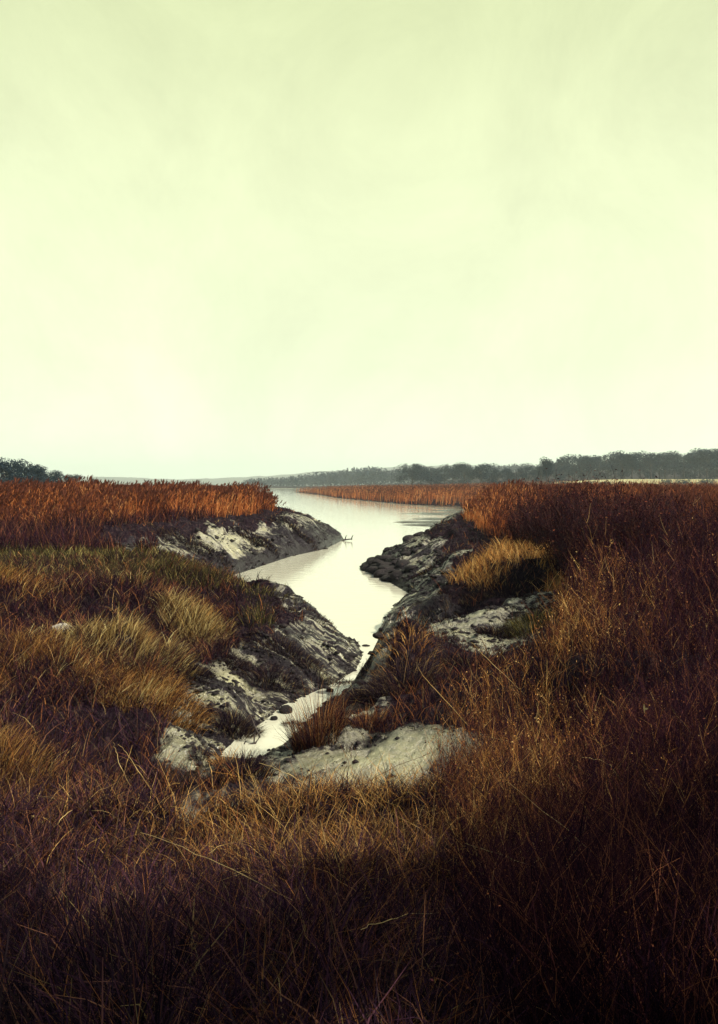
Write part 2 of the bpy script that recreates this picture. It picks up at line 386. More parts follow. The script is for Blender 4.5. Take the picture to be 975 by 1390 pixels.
class Pile:
    def __init__(s): s.v, s.f, s.r, s.n = [], [], [], 0
    def add(s, V, F, r):
        s.v.append(V); s.f.append(F+s.n); s.r.append(r); s.n += len(V)
    def mesh(s, name):
        return mesh_np(name, np.concatenate(s.v), np.concatenate(s.f), {'rnd': ('FLOAT', np.concatenate(s.r))}, smooth=False)
    def flecks(s, pts, size, rnd, flat=.0):
        """small leaf or seed quads with their own tilt."""
        n = len(pts); a = R.randn(n, 3); a /= np.linalg.norm(a, axis=1)[:, None]+1e-9
        b = np.cross(a, R.randn(n, 3)); b /= np.linalg.norm(b, axis=1)[:, None]+1e-9
        a = a*size[:, None]; b = b*size[:, None]*.55
        V = np.stack([pts-a, pts-b*.9, pts+a, pts+b], 1).reshape(-1, 3)
        F = np.arange(4*n).reshape(n, 4); s.add(V, F, np.repeat(rnd, 4))

def logpts(n, d0, d1, a0, a1):
    """ground points, equally dense in bearing and log distance"""
    d = np.exp(R.uniform(math.log(d0), math.log(d1), n)); a = R.uniform(a0, a1, n)
    x = d*np.sin(a); y = d*np.cos(a)
    z = land(x, y); s, arc, _ = shore(x, y); H, W = hw(x, y); t = s/(W*np.clip(y/60, 1, 3))
    px = CX+FOC*x/np.maximum(y, .1); py = HY+FOC*(CAM_Z-z)/np.maximum(y, .1)
    return dict(x=x, y=y, z=z, s=s, t=t, d=d, px=px, py=py, turf=turf_mask(x, y, s, t))
def take(p, m): return {k: v[m] for k, v in p.items()}
def xyz(p, sink=.02): return np.stack([p['x'], p['y'], p['z']-sink], 1)
def inpoly(px, py, poly):
    r = np.zeros(px.shape, bool); n = len(poly)
    for i in range(n):
        (x1, y1), (x2, y2) = poly[i], poly[(i+1) % n]
        r ^= ((y1 > py) != (y2 > py)) & (px < x1+(py-y1)/(y2-y1+1e-9)*(x2-x1))
    return r
def U(a, b, n): return R.uniform(a, b, n)

PAL = dict(
 reed=[(0,(.03,.010,.010)),(.25,(.16,.042,.018)),(.65,(.50,.16,.045)),(1,(.70,.36,.13))],
 reedshade=[(0,(.035,.013,.012)),(.6,(.12,.035,.018)),(1,(.25,.08,.025))],
 plume=[(0,(.05,.018,.014)),(1,(.16,.055,.03))],
 straw=[(0,(.02,.010,.009)),(.35,(.13,.062,.024)),(.65,(.54,.36,.115)),(1,(.80,.67,.30))],
 ochre=[(0,(.03,.012,.010)),(.35,(.18,.07,.022)),(.7,(.52,.25,.065)),(1,(.70,.46,.16))],
 olive=[(0,(.010,.009,.007)),(.5,(.035,.034,.012)),(.85,(.15,.125,.035)),(1,(.42,.34,.12))],
 dark=[(0,(.005,.003,.006)),(.6,(.014,.009,.015)),(.88,(.036,.022,.024)),(.97,(.14,.09,.04)),(1,(.30,.22,.09))],
 russet=[(0,(.012,.006,.012)),(.45,(.035,.014,.020)),(.7,(.18,.062,.028)),(.9,(.42,.18,.055)),(1,(.6,.40,.16))],
 shade_stems=[(0,(.015,.007,.014)),(.5,(.038,.017,.031)),(.85,(.075,.031,.040)),(1,(.26,.12,.06))],  # purple vignette shade painted into the stem colour
 scrub=[(0,(.008,.004,.009)),(.55,(.020,.008,.015)),(.85,(.065,.021,.020)),(1,(.24,.09,.04))],
)
for k, v in PAL.items(): M[k] = blade_mat('dry_'+k, v, .5 if k not in ('dark', 'scrub', 'shade_stems') else .25)

def reedbed(name, p, hgt, label, mat, leaves=2, wk=1.0, plume=True, hk=1.0):
    n = len(p['x']); P = Pile(); b = xyz(p)
    hn = fbm(p['x']*.5+31, p['y']*.3, 3); L = hk*hgt*(.50+.55*R.rand(n)**.7)*(.72+.62*hn); wd = np.clip(.00055*p['d'], .006, .12)*wk
    rn = np.clip(R.rand(n)**1.2*.8 + 1.1*(fbm(p['x']*.5, p['y']*.3, 3)-.45), 0, 1)
    yaw = R.normal(0.5, .9, n)
    V, F, r, pts = blades(b, L, wd, yaw, np.abs(R.normal(.05, .13, n))+(R.rand(n) < .12)*U(.2, .9, n), U(.02, .35, n), 3, .5, rnd=rn); P.add(V, F, r)
    for k in range(leaves):                        # long dead leaves off the stem
        q = R.rand(n)*.75+.15; i = np.minimum((q*3).astype(int), 2); fr = (q*3-i)[:, None]; ar = np.arange(n)
        lb = pts[ar, i]*(1-fr)+pts[ar, i+1]*fr
        V, F, r, _ = blades(lb, U(.25, .5, n), wd*1.3, R.rand(n)*6.28, U(.3, .8, n), U(.5, 1.3, n), 2, .2, rnd=np.clip(rn+U(-.2, .25, n), 0, 1)); P.add(V, F, r)
    o = tag(link(name, P.mesh(name), M[mat]), label, 'reeds', kind='stuff')
    if plume:                                      # feathery seed heads at the tips
        Q = Pile(); m = R.rand(n) < .8; tp = pts[m, -1]; nn = len(tp)
        for k in range(3):
            V, F, r, _ = blades(tp-np.array([0, 0, .06]), U(.14, .3, nn), wd[m]*U(1.6, 3.2, nn), yaw[m]+R.normal(0, .5, nn), U(.05, .6, nn), U(.3, .9, nn), 2, .3); Q.add(V, F, r)
        link('seed_heads', Q.mesh('seed_heads'), M['plume'], o)['kind'] = 'stuff'
    return o

def build_reeds():
    def bed(n, cond, d0, d1, a0, a1):
        p = logpts(n, d0, d1, math.radians(a0), math.radians(a1)); return take(p, cond(p))
    # left bed
    def c(p):
        edge = 29+9*(fbm(p['x']*.35, p['x']*.1+3, 3)-.3)+np.maximum(0, (-p['x']-12))*-.25
        return (p['x'] < -3.5) & (p['y'] > edge) & (p['t'] > .92) & (p['px'] < 372+12*(fbm(p['y']*.3, p['x']*.3, 2)-.5))
    p = bed(60000, c, 24, 120, -34, -3); ed = 29+9*(fbm(p['x']*.35, p['x']*.1+3, 3)-.3)+np.maximum(0, (-p['x']-12))*-.25
    hk = (.35+.65*sstep(0, 4.5, p['y']-ed))*(.5+.5*sstep(385, 320, p['px']))*(1+.12*sstep(300, 340, p['px']))
    hk = np.minimum(hk, np.maximum(.3, CAM_Z-.50-p['z']+.75*fbm(p['x']*.45, p['y']*.25+8, 3))/1.72)
    reedbed('reed_bed', p, 1.72, 'tall orange-brown reed bed with dark feathery tops on the left bank', 'reed', hk=hk)
    def c2(p):
        pp = (p['y'] > 25) & (p['t'] > .8)
        return pp & inpoly(p['px'], p['py'], [(622,700),(668,737),(712,742),(770,735),(1100,716),(1100,676),(640,684)]) & (fbm(p['x']*.4, p['y']*.2, 3) > .33)
    p = bed(60000, c2, 25, 130, 4, 36); cap = np.maximum(.35, CAM_Z-.004*p['d']-p['z'])
    hk = np.minimum((.55+.45*sstep(30, 40, p['y']))*(.55+.45*sstep(628, 675, p['px'])), cap/1.95)
    reedbed('reed_bed', p, 1.85, 'orange reeds on the right bank above the dark stones', 'reed', hk=hk)
    def c3(p): return (p['s'] > .6) & (p['y'] > 118) & (p['x'] > -40) & (p['z'] < 4) & ((p['px'] > 392))
    reedbed('reed_bed', bed(52000, c3, 118, 460, -6, 38), 2.3, 'distant strip of russet reeds across the creek below the treeline', 'reed', leaves=1, wk=.8)

def build_grasses():
    P = {k: Pile() for k in ('dark', 'olive', 'straw', 'ochre', 'russet', 'scrub', 'shade_stems')}
    def put(kind, p, l0, l1, w, lean, droop, segs=3, yaw=None, kink=0, bias=0, tipw=.2):
        n = len(p['x'])
        if not n: return None
        L = U(l0, l1, n)*U(.7, 1.1, n); wd = np.maximum(w, .0007*p['d'])*(.6+1.1*R.rand(n)**2)
        yw = R.rand(n)*6.283 if yaw is None else R.normal(yaw, .8, n)
        V, F, r, pts = blades(xyz(p), L, wd, yw, np.abs(R.normal(lean, .22, n)), U(*droop, n), segs, tipw, kink, np.clip(R.rand(n)+bias, 0, 1)); P[kind].add(V, F, r)
        return pts
    # --- low dark turf over every vegetated bit of ground
    p = logpts(130000, 1.6, 95, math.radians(-36), math.radians(36))
    v = p['turf']*.9+.12*(p['s'] > .6) + (fbm(p['x']*1.1, p['y']*1.1, 3)-.5)*.9
    p = take(p, (v > .42) & (p['s'] > .25))
    hol = sstep(260, 200, p['px'])*sstep(930, 980, p['py'])
    put('dark', take(p, hol < .5), .14, .34, .007, .4, (.3, 1.2))
    h5 = take(p, hol >= .5); put('dark', h5, .25, .6, .008, .4, (.3, 1.2)); put('shade_stems', take(h5, R.rand(len(h5['x'])) < .6), .3, .6, .009, .5, (.4, 1.4), 4, kink=.4)
    put('russet', take(h5, R.rand(len(h5['x'])) < .25), .3, .6, .006, .5, (.4, 1.4), 4, kink=.4, bias=-.1)
    # dark weed in scattered tufts down the open mud
    p = logpts(90000, 7, 60, math.radians(-20), math.radians(14))
    c = fbm(p['x']*1.5+3, p['y']*.9+8, 3)
    p = take(p, (p['s'] > .15) & (p['turf'] < .6) & (c > .57) & (p['y'] > 9.6))
    put('dark', p, .06, .2, .008, .6, (.3, 1.1))
    # sparse brown strands through all of it
    p = logpts(70000, 6, 60, math.radians(-36), math.radians(36))
    v = fbm(p['x']*.9+21, p['y']*.9, 3)
    p = take(p, (p['turf'] > .45) & (v > .47) & (p['s'] > .4))
    put('russet', p, .2, .5, .006, .4, (.4, 1.4), 4, kink=.3, bias=-.1)
    # rank dark growth at the foot of the left reeds
    p = logpts(60000, 20, 42, math.radians(-34), math.radians(-6))
    p = take(p, (p['t'] > .8) & (p['py'] < 752))
    k = R.rand(len(p['x'])); put('scrub', take(p, k < .6), .45, 1.0, .01, .25, (.2, .9), 4, kink=.2)
    put('russet', take(p, (k > .6) & (k < .85)), .4, .9, .008, .25, (.2, .9), 4, kink=.2, bias=-.15)
    put('dark', take(p, k > .85), .3, .7, .012, .3, (.2, .9), 4, kink=.2)
    # --- olive sward on the crest of the left bank
    p = logpts(70000, 11, 34, math.radians(-34), math.radians(-5))
    m = inpoly(p['px'], p['py'], [(-200,735),(140,752),(215,742),(300,748),(345,780),(330,800),(240,800),(130,790),(-200,800)]) & (p['turf'] > .4)
    q = take(p, m); put('olive', q, .2, .42, .007, .25, (.3, 1.0), bias=.05)
    # --- straw-coloured grass of the left slope, in drifts
    p = logpts(190000, 6.5, 30, math.radians(-36), math.radians(-4))
    dr = fbm(p['x']*.42+9, p['y']*.42, 3)
    m = inpoly(p['px'], p['py'], [(-300,770),(300,755),(330,790),(320,850),(300,920),(270,960),(150,960),(-300,950)]) & (p['turf'] > .35)
    spots = ((160,872,62,20,1.0),(255,850,40,24,1.0),(215,778,80,12,.7),(195,958,58,24,1.0),(45,895,50,14,.7),(112,918,36,12,.5),(300,772,34,12,.6),(70,815,50,9,.4))
    cl = sum(w*np.exp(-((p['px']-cx)/rx)**2-((p['py']-cy)/ry)**2) for cx, cy, rx, ry, w in spots)
    cl = np.clip(cl, 0, 1)*(.55+.9*(fbm(p['x']*1.7+2, p['y']*1.3, 3)-.2))
    dr = dr + (R.rand(len(cl)) < cl)*.30 - .26
    q0 = take(p, m & (dr < .50)); k0 = R.rand(len(q0['x']))
    put('scrub', take(q0, k0 < .35), .2, .55, .008, .4, (.4, 1.3), 4, kink=.3)
    put('dark', take(q0, (k0 >= .35) & (k0 < .8)), .2, .5, .009, .5, (.4, 1.4), 4, kink=.2)
    put('russet', take(q0, k0 > .9), .25, .6, .007, .4, (.4, 1.4), 4, kink=.4)
    q = take(p, m & (dr > .56) & (fbm(p['x']*1.4, p['y']*1.4, 3) > .49)); put('straw', q, .22, .52, .005, .35, (.4, 1.2), 4, yaw=.2, bias=.06)
    q = take(p, m & (dr > .47) & (fbm(p['x']*1.6+7, p['y']*1.6, 3) > .54)); put('ochre', q, .25, .5, .006, .4, (.5, 1.3), 4, yaw=.2, bias=-.08)
    # --- right bank: gold grass below the reeds
    p = logpts(60000, 12, 45, math.radians(3), math.radians(36))
    m = inpoly(p['px'], p['py'], [(600,790),(640,770),(690,735),(770,735),(800,800),(740,806),(640,806)]) & (p['turf'] > .3)
    q = take(p, m & (fbm(p['x']*.7, p['y']*.5, 3) > .43)); put('ochre', q, .3, .65, .007, .3, (.4, 1.1), 4, bias=.02)
    # --- near bank: tangle of dead grass
    p = logpts(120000, 1.7, 9.5, math.radians(-36), math.radians(36))
    p = take(p, (p['turf'] > .5) & (p['s'] > 1.2)); n = len(p['x'])
    lit = np.exp(-((p['px']-400)/300)**2-((p['py']-1130)/70)**2)  # paints a lit strip by mixing in brighter ochre blades
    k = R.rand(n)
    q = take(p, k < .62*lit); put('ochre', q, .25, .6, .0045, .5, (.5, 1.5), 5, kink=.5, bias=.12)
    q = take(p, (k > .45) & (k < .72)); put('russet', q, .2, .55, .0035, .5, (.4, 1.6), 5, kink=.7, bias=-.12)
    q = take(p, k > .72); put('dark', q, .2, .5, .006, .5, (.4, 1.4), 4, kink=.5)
    p = logpts(70000, 1.6, 8, math.radians(-36), math.radians(36)); p = take(p, (p['turf'] > .5) & (p['s'] > 1.6))
    k = R.rand(len(p['x'])); edge = np.clip(sstep(1130, 1230, p['py'])+sstep(760, 900, p['px'])+sstep(170, 40, p['px'])*.8, 0, 1)  # edge paints vignette darkening at the bottom and sides through stem colour
    put('shade_stems', take(p, k < .7*edge), .2, .55, .007, .6, (.4, 1.5), 5, kink=.6)
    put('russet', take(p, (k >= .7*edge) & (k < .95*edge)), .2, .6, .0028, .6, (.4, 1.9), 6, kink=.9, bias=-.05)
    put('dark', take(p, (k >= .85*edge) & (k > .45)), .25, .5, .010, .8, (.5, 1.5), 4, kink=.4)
    # --- right side: tall dead scrub, thin branching stems
    p = logpts(26000, 2.2, 34, math.radians(2), math.radians(38))
    m = inpoly(p['px'], p['py'], [(590,1000),(650,960),(740,900),(775,840),(770,800),(800,740),(870,705),(2500,705),(2500,1900),(760,1900),(640,1250),(590,1100)])
    p = take(p, m & (p['turf'] > .4) & (p['s'] > .5)); n = len(p['x'])
    tall = np.where(p['d'] > 11, 1.0+.6*sstep(12, 22, p['d']), .75)*np.where(p['px'] > 800, 1.0, .9)
    L = np.minimum(tall*U(.55, 1.15, n), np.maximum(.3, CAM_Z-.012*p['d']-p['z']-np.abs(R.normal(0, .12, n)))); wd = np.maximum(.0035, .00052*p['d'])
    litp = np.exp(-((p['px']-680)/110)**2-((p['py']-1040)/170)**2) + .8*np.exp(-((p['px']-750)/110)**2-((p['py']-890)/65)**2)  # lit patches painted with brighter russet and ochre stems
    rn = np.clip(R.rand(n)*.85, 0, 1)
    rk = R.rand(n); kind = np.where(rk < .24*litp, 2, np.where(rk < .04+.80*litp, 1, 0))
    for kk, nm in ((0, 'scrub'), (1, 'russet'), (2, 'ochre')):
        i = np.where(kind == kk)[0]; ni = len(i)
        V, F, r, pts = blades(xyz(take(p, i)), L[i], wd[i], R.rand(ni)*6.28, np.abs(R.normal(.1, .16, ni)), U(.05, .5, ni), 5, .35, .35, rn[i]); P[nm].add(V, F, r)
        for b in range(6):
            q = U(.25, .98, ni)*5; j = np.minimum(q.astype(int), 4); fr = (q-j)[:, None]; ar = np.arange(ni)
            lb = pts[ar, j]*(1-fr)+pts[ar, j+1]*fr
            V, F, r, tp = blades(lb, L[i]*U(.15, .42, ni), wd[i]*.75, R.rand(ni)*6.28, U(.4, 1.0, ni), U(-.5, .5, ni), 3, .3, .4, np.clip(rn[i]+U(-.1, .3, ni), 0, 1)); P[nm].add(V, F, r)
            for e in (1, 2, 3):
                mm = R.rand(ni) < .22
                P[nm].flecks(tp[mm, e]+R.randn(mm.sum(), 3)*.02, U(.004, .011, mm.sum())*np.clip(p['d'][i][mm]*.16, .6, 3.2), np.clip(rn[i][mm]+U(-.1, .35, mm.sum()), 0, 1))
    lab = {'dark': ('low_turf', 'low dark turf covering the banks between the mud and tall grass', 'turf'),
           'olive': ('green_sward', 'olive green grass along the crest of the left bank', 'grass'),
           'straw': ('bank_grass', 'pale straw grass in drifts down the left bank', 'grass'),
           'ochre': ('dead_grass', 'golden brown dead grass in drifts, some coloured as lit, on both banks', 'grass'),
           'russet': ('tangled_grass', 'tangle of thin russet stems over the near bank', 'grass'),
           'shade_stems': ('shade_tangle', 'tangled stems with vignette shade painted purple-brown along the bottom and lower corners', 'shade_stems'),
           'scrub': ('dead_scrub', 'tall dark purple-brown scrub of dead stems on the right', 'scrub')}
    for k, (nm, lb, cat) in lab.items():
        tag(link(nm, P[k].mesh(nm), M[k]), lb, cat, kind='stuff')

# ------------------------------------------------------------------ single tussocks
def tussock(px, py, r, h, mat, label, n=900, lean=.35, droop=(.5, 1.3), yaw=None, dark=0.5, w=.005, up=0, group='grass tussocks on the banks', name='grass_tussock', xs=1.0):
    x, y, z = ray_ground(px, py)
    o = bpy.data.objects.new(name, None)
    n = int(n); rr = r*np.sqrt(R.rand(n)); a = R.rand(n)*6.283
    bx = x+rr*np.cos(a)*xs; by = y+rr*np.sin(a)*.8
    bz = land(bx, by)
    dome = up*np.sqrt(np.clip(1-(rr/r)**2, 0, 1))
    b = np.stack([bx-x, by-y, bz-z-.03+dome*.0], 1)
    L = h*(1-.45*(rr/r))*U(.6, 1.15, n); yw = a+R.normal(0, .5, n)
    if yaw is not None: yw = np.where(R.rand(n) < .65, R.normal(yaw, .55, n), yw)
    wd = np.maximum(w, .0006*y)*(.55+1.2*R.rand(n)**2.5)
    ln = np.abs(lean*(rr/r)+R.normal(.08, .14, n))
    P = Pile(); V, F, rd, _ = blades(b, L, wd, yw, ln, U(*droop, n), 5, .15, .38); P.add(V, F, rd)
    me = P.mesh(name)
    o = link(name, me, M[mat], loc=(x, y, z)); tag(o, label, 'tussock', group)
    if dark > 0:                                     # dead, darker thatch at the foot
        m = int(n*dark); rr = r*.95*np.sqrt(R.rand(m)); a = R.rand(m)*6.283
        bx = x+rr*np.cos(a)*xs; by = y+rr*np.sin(a)*.8
        b = np.stack([bx-x, by-y, land(bx, by)-z-.03], 1)
        Q = Pile(); V, F, rd, _ = blades(b, h*.55*U(.5, 1.1, m), wd[:1].repeat(m)*1.5, a+R.normal(0, .6, m), U(.1, .6, m), U(.3, 1.2, m), 3, .3); Q.add(V, F, rd)
        link('dead_leaves', Q.mesh('dead_leaves'), M['dark'], o)
    return o

def build_tussocks():
    T = tussock
    T(160, 880, .95, .62, 'straw', 'broad pale yellow tussock bent to the right, halfway down the left bank', 2600, yaw=.1, xs=1.3)
    T(262, 852, .75, .66, 'straw', 'yellow tussock with upright stalks on the brink above grey mud', 2000, yaw=.1)
    T(185, 950, .85, .55, 'ochre', 'large orange tussock drooping over the dark hollow on the left bank', 2600, yaw=-.3, droop=(.9, 1.9), xs=1.2)
    T(40, 885, .8, .42, 'ochre', 'low orange-brown tussock near the left edge below the pale stone', 1500, yaw=0)
    T(-5, 1045, .55, .6, 'ochre', 'orange tussock cut by the left edge of the view', 1200, yaw=.2)
    T(215, 775, 1.3, .5, 'olive', 'olive and yellow tussock on the crest of the left bank below the reeds', 1800, yaw=.1, xs=1.4)
    T(432, 1006, .32, .86, 'russet', 'upright brown tussock standing at the edge of the stream', 900, lean=.2, droop=(.1, .6), dark=.5)
    for px, py, lb in ((472, 928, 'small dark tuft pinching the stream below the spur'), (455, 952, 'small dark tuft on the right edge of the stream, behind the upright brown tussock'), (500, 903, 'small dark tuft at the narrowest bend of the stream'), (398, 985, 'small dark tuft at the near right edge of the stream')):
        T(px, py, .16, .2, 'dark', lb, 320, lean=.8, group='small tufts along the stream')
    T(500, 985, .32, .38, 'russet', 'low brown tussock between the mud hump and the dark mound', 600, lean=.5)
    T(330, 1052, .34, .36, 'dark', 'dark tussock at the foot of the stream, left of the mud hump', 900, lean=.6)
    T(308, 1040, .14, .36, 'ochre', 'small orange tuft growing from the dark tussock by the stream', 220, lean=.5, dark=0)
    T(312, 990, .42, .42, 'dark', 'rounded dark tussock behind the forked stick', 1600, lean=.8, droop=(.6, 1.4))
    T(272, 1030, .13, .2, 'dark', 'small dark tuft alone on grey mud by the left slope', 350, lean=.8)
    T(362, 925, .55, .36, 'dark', 'wide dark tussock on the lower mud slope of the spur', 1700, lean=.8, xs=1.3)
    T(425, 912, .42, .26, 'dark', 'flat dark tussock at the stream end of the spur', 1000, lean=.8, xs=1.4)
    T(380, 878, .6, .36, 'dark', 'dark tussock in the middle of the spur beneath its crest', 1600, lean=.8, xs=1.4)
    T(352, 842, .35, .55, 'olive', 'thin upright olive tussock on the left part of the spur', 160, lean=.2, droop=(.1, .5), dark=0)
    T(350, 806, .9, .26, 'olive', 'short olive tussock along the top of the spur beside the water', 1000, lean=.5, xs=1.5)
    T(410, 830, .6, .22, 'dark', 'low dark tussock on the outer crest of the spur above the water', 900, lean=.6, xs=1.5)
    T(250, 915, .5, .4, 'dark', 'dark tussock under the yellow tussock on the left bank', 1300, lean=.7)
    T(300, 895, .5, .34, 'dark', 'dark tussock where the left slope meets the spur', 1100, lean=.7)
    T(548, 942, .85, .72, 'dark', 'big dark mound of sedge on the right of the stream', 4200, lean=1.0, droop=(.7, 1.6))
    T(556, 888, .62, .44, 'ochre', 'shaggy golden tussock crowning the dark mound right of the stream', 620, lean=.6, droop=(.8, 2.0), dark=.6)
    T(640, 905, .5, .42, 'dark', 'dark tussock right of the sedge mound at the edge of pale mud', 1300, lean=.7)
    T(672, 862, .38, .34, 'dark', 'small dark tussock splitting the pale mud terrace on the right', 900, lean=.7)
    T(722, 855, .6, .42, 'olive', 'olive tussock on the right terrace beside the tall scrub', 1100, lean=.5)
    T(610, 838, .8, .28, 'dark', 'long dark tussock on the steep bank above the water on the right', 1600, lean=.6, xs=1.6)
    T(690, 800, .9, .42, 'dark', 'dark tussock under the golden grass of the right bank', 1500, lean=.6, xs=1.4)
    T(600, 765, .9, .4, 'dark', 'dark tussock above the stones on the right bank', 1500, lean=.5, xs=1.4, w=.008)
    T(395, 715, 1.1, .4, 'dark', 'dark tussock on the far point of the left bank', 1300, lean=.5, xs=1.5, w=.008)
    T(345, 735, .9, .42, 'dark', 'dark tussock on the streaked mud face of the far left bank', 1200, lean=.5, xs=1.5, w=.008)
    T(258, 740, 1.2, .5, 'dark', 'dark tussock at the foot of the left reed bed', 1500, lean=.5, xs=1.6, w=.008)

# ------------------------------------------------------------------ stones, sticks and stems
def rock_mesh(seed, flat=.7):
    import bmesh
    bm = bmesh.new(); bmesh.ops.create_icosphere(bm, subdivisions=3, radius=1)
    rs = np.random.RandomState(seed); ax = rs.randn(9, 3); ax /= np.linalg.norm(ax, axis=1)[:, None]; off = rs.uniform(.62, .95, 9)
    for v in bm.verts:
        p = np.array(v.co)
        for a, d in zip(ax, off):
            k = p@a-d
            if k > 0: p = p-a*k*.85
        k = fbm(np.array([p[0]*2.1+seed+p[2]]), np.array([p[1]*2.1-p[2]*1.3]), 3)[0]
        p = p*(1+(k-.5)*.28); v.co = (p[0], p[1], p[2]*flat)
    me = bpy.data.meshes.new('stone'); bm.to_mesh(me); bm.free()
    for f in me.polygons: f.use_smooth = True
    return me
def simple_mat(name, c0, c1, rough=.6, scale=6, spec=.4):
    m, nt = newmat(name); L = nt.links.new
    tc = N(nt, 'ShaderNodeTexCoord'); n = N(nt, 'ShaderNodeTexNoise'); n.inputs['Scale'].default_value = scale; n.inputs['Detail'].default_value = 8; n.inputs['Roughness'].default_value = .7
    L(tc.outputs['Object'], n.inputs['Vector']); r = ramp(nt, [(.32, c0), (.68, c1)]); L(n.outputs['Fac'], r.inputs['Fac'])
    b = N(nt, 'ShaderNodeBsdfPrincipled'); b.inputs['Roughness'].default_value = rough; b.inputs['Specular IOR Level'].default_value = spec
    L(r.outputs[0], b.inputs['Base Color']); bm = N(nt, 'ShaderNodeBump'); bm.inputs['Distance'].default_value = .05; L(n.outputs['Fac'], bm.inputs['Height']); L(bm.outputs[0], b.inputs['Normal'])
    o = N(nt, 'ShaderNodeOutputMaterial'); L(b.outputs[0], o.inputs['Surface']); return m
def tube(name, pts, rad, mat, sides=6, parent=None):
    pts = np.array(pts, float); n = len(pts); rad = np.broadcast_to(rad, (n,)) if np.ndim(rad) else np.full(n, rad)
    T = np.gradient(pts, axis=0); T /= np.linalg.norm(T, axis=1)[:, None]
    up = np.array([.13, .2, .97]); A = np.cross(T, up); A /= np.linalg.norm(A, axis=1)[:, None]+1e-9; B = np.cross(T, A)
    an = np.arange(sides)/sides*6.283
    V = pts[:, None, :]+(A[:, None, :]*np.cos(an)[None, :, None]+B[:, None, :]*np.sin(an)[None, :, None])*rad[:, None, None]
    F = []
    for i in range(n-1):
        for k in range(sides):
            F.append((i*sides+k, i*sides+(k+1) % sides, (i+1)*sides+(k+1) % sides, (i+1)*sides+k))
    return V.reshape(-1, 3), np.array(F)

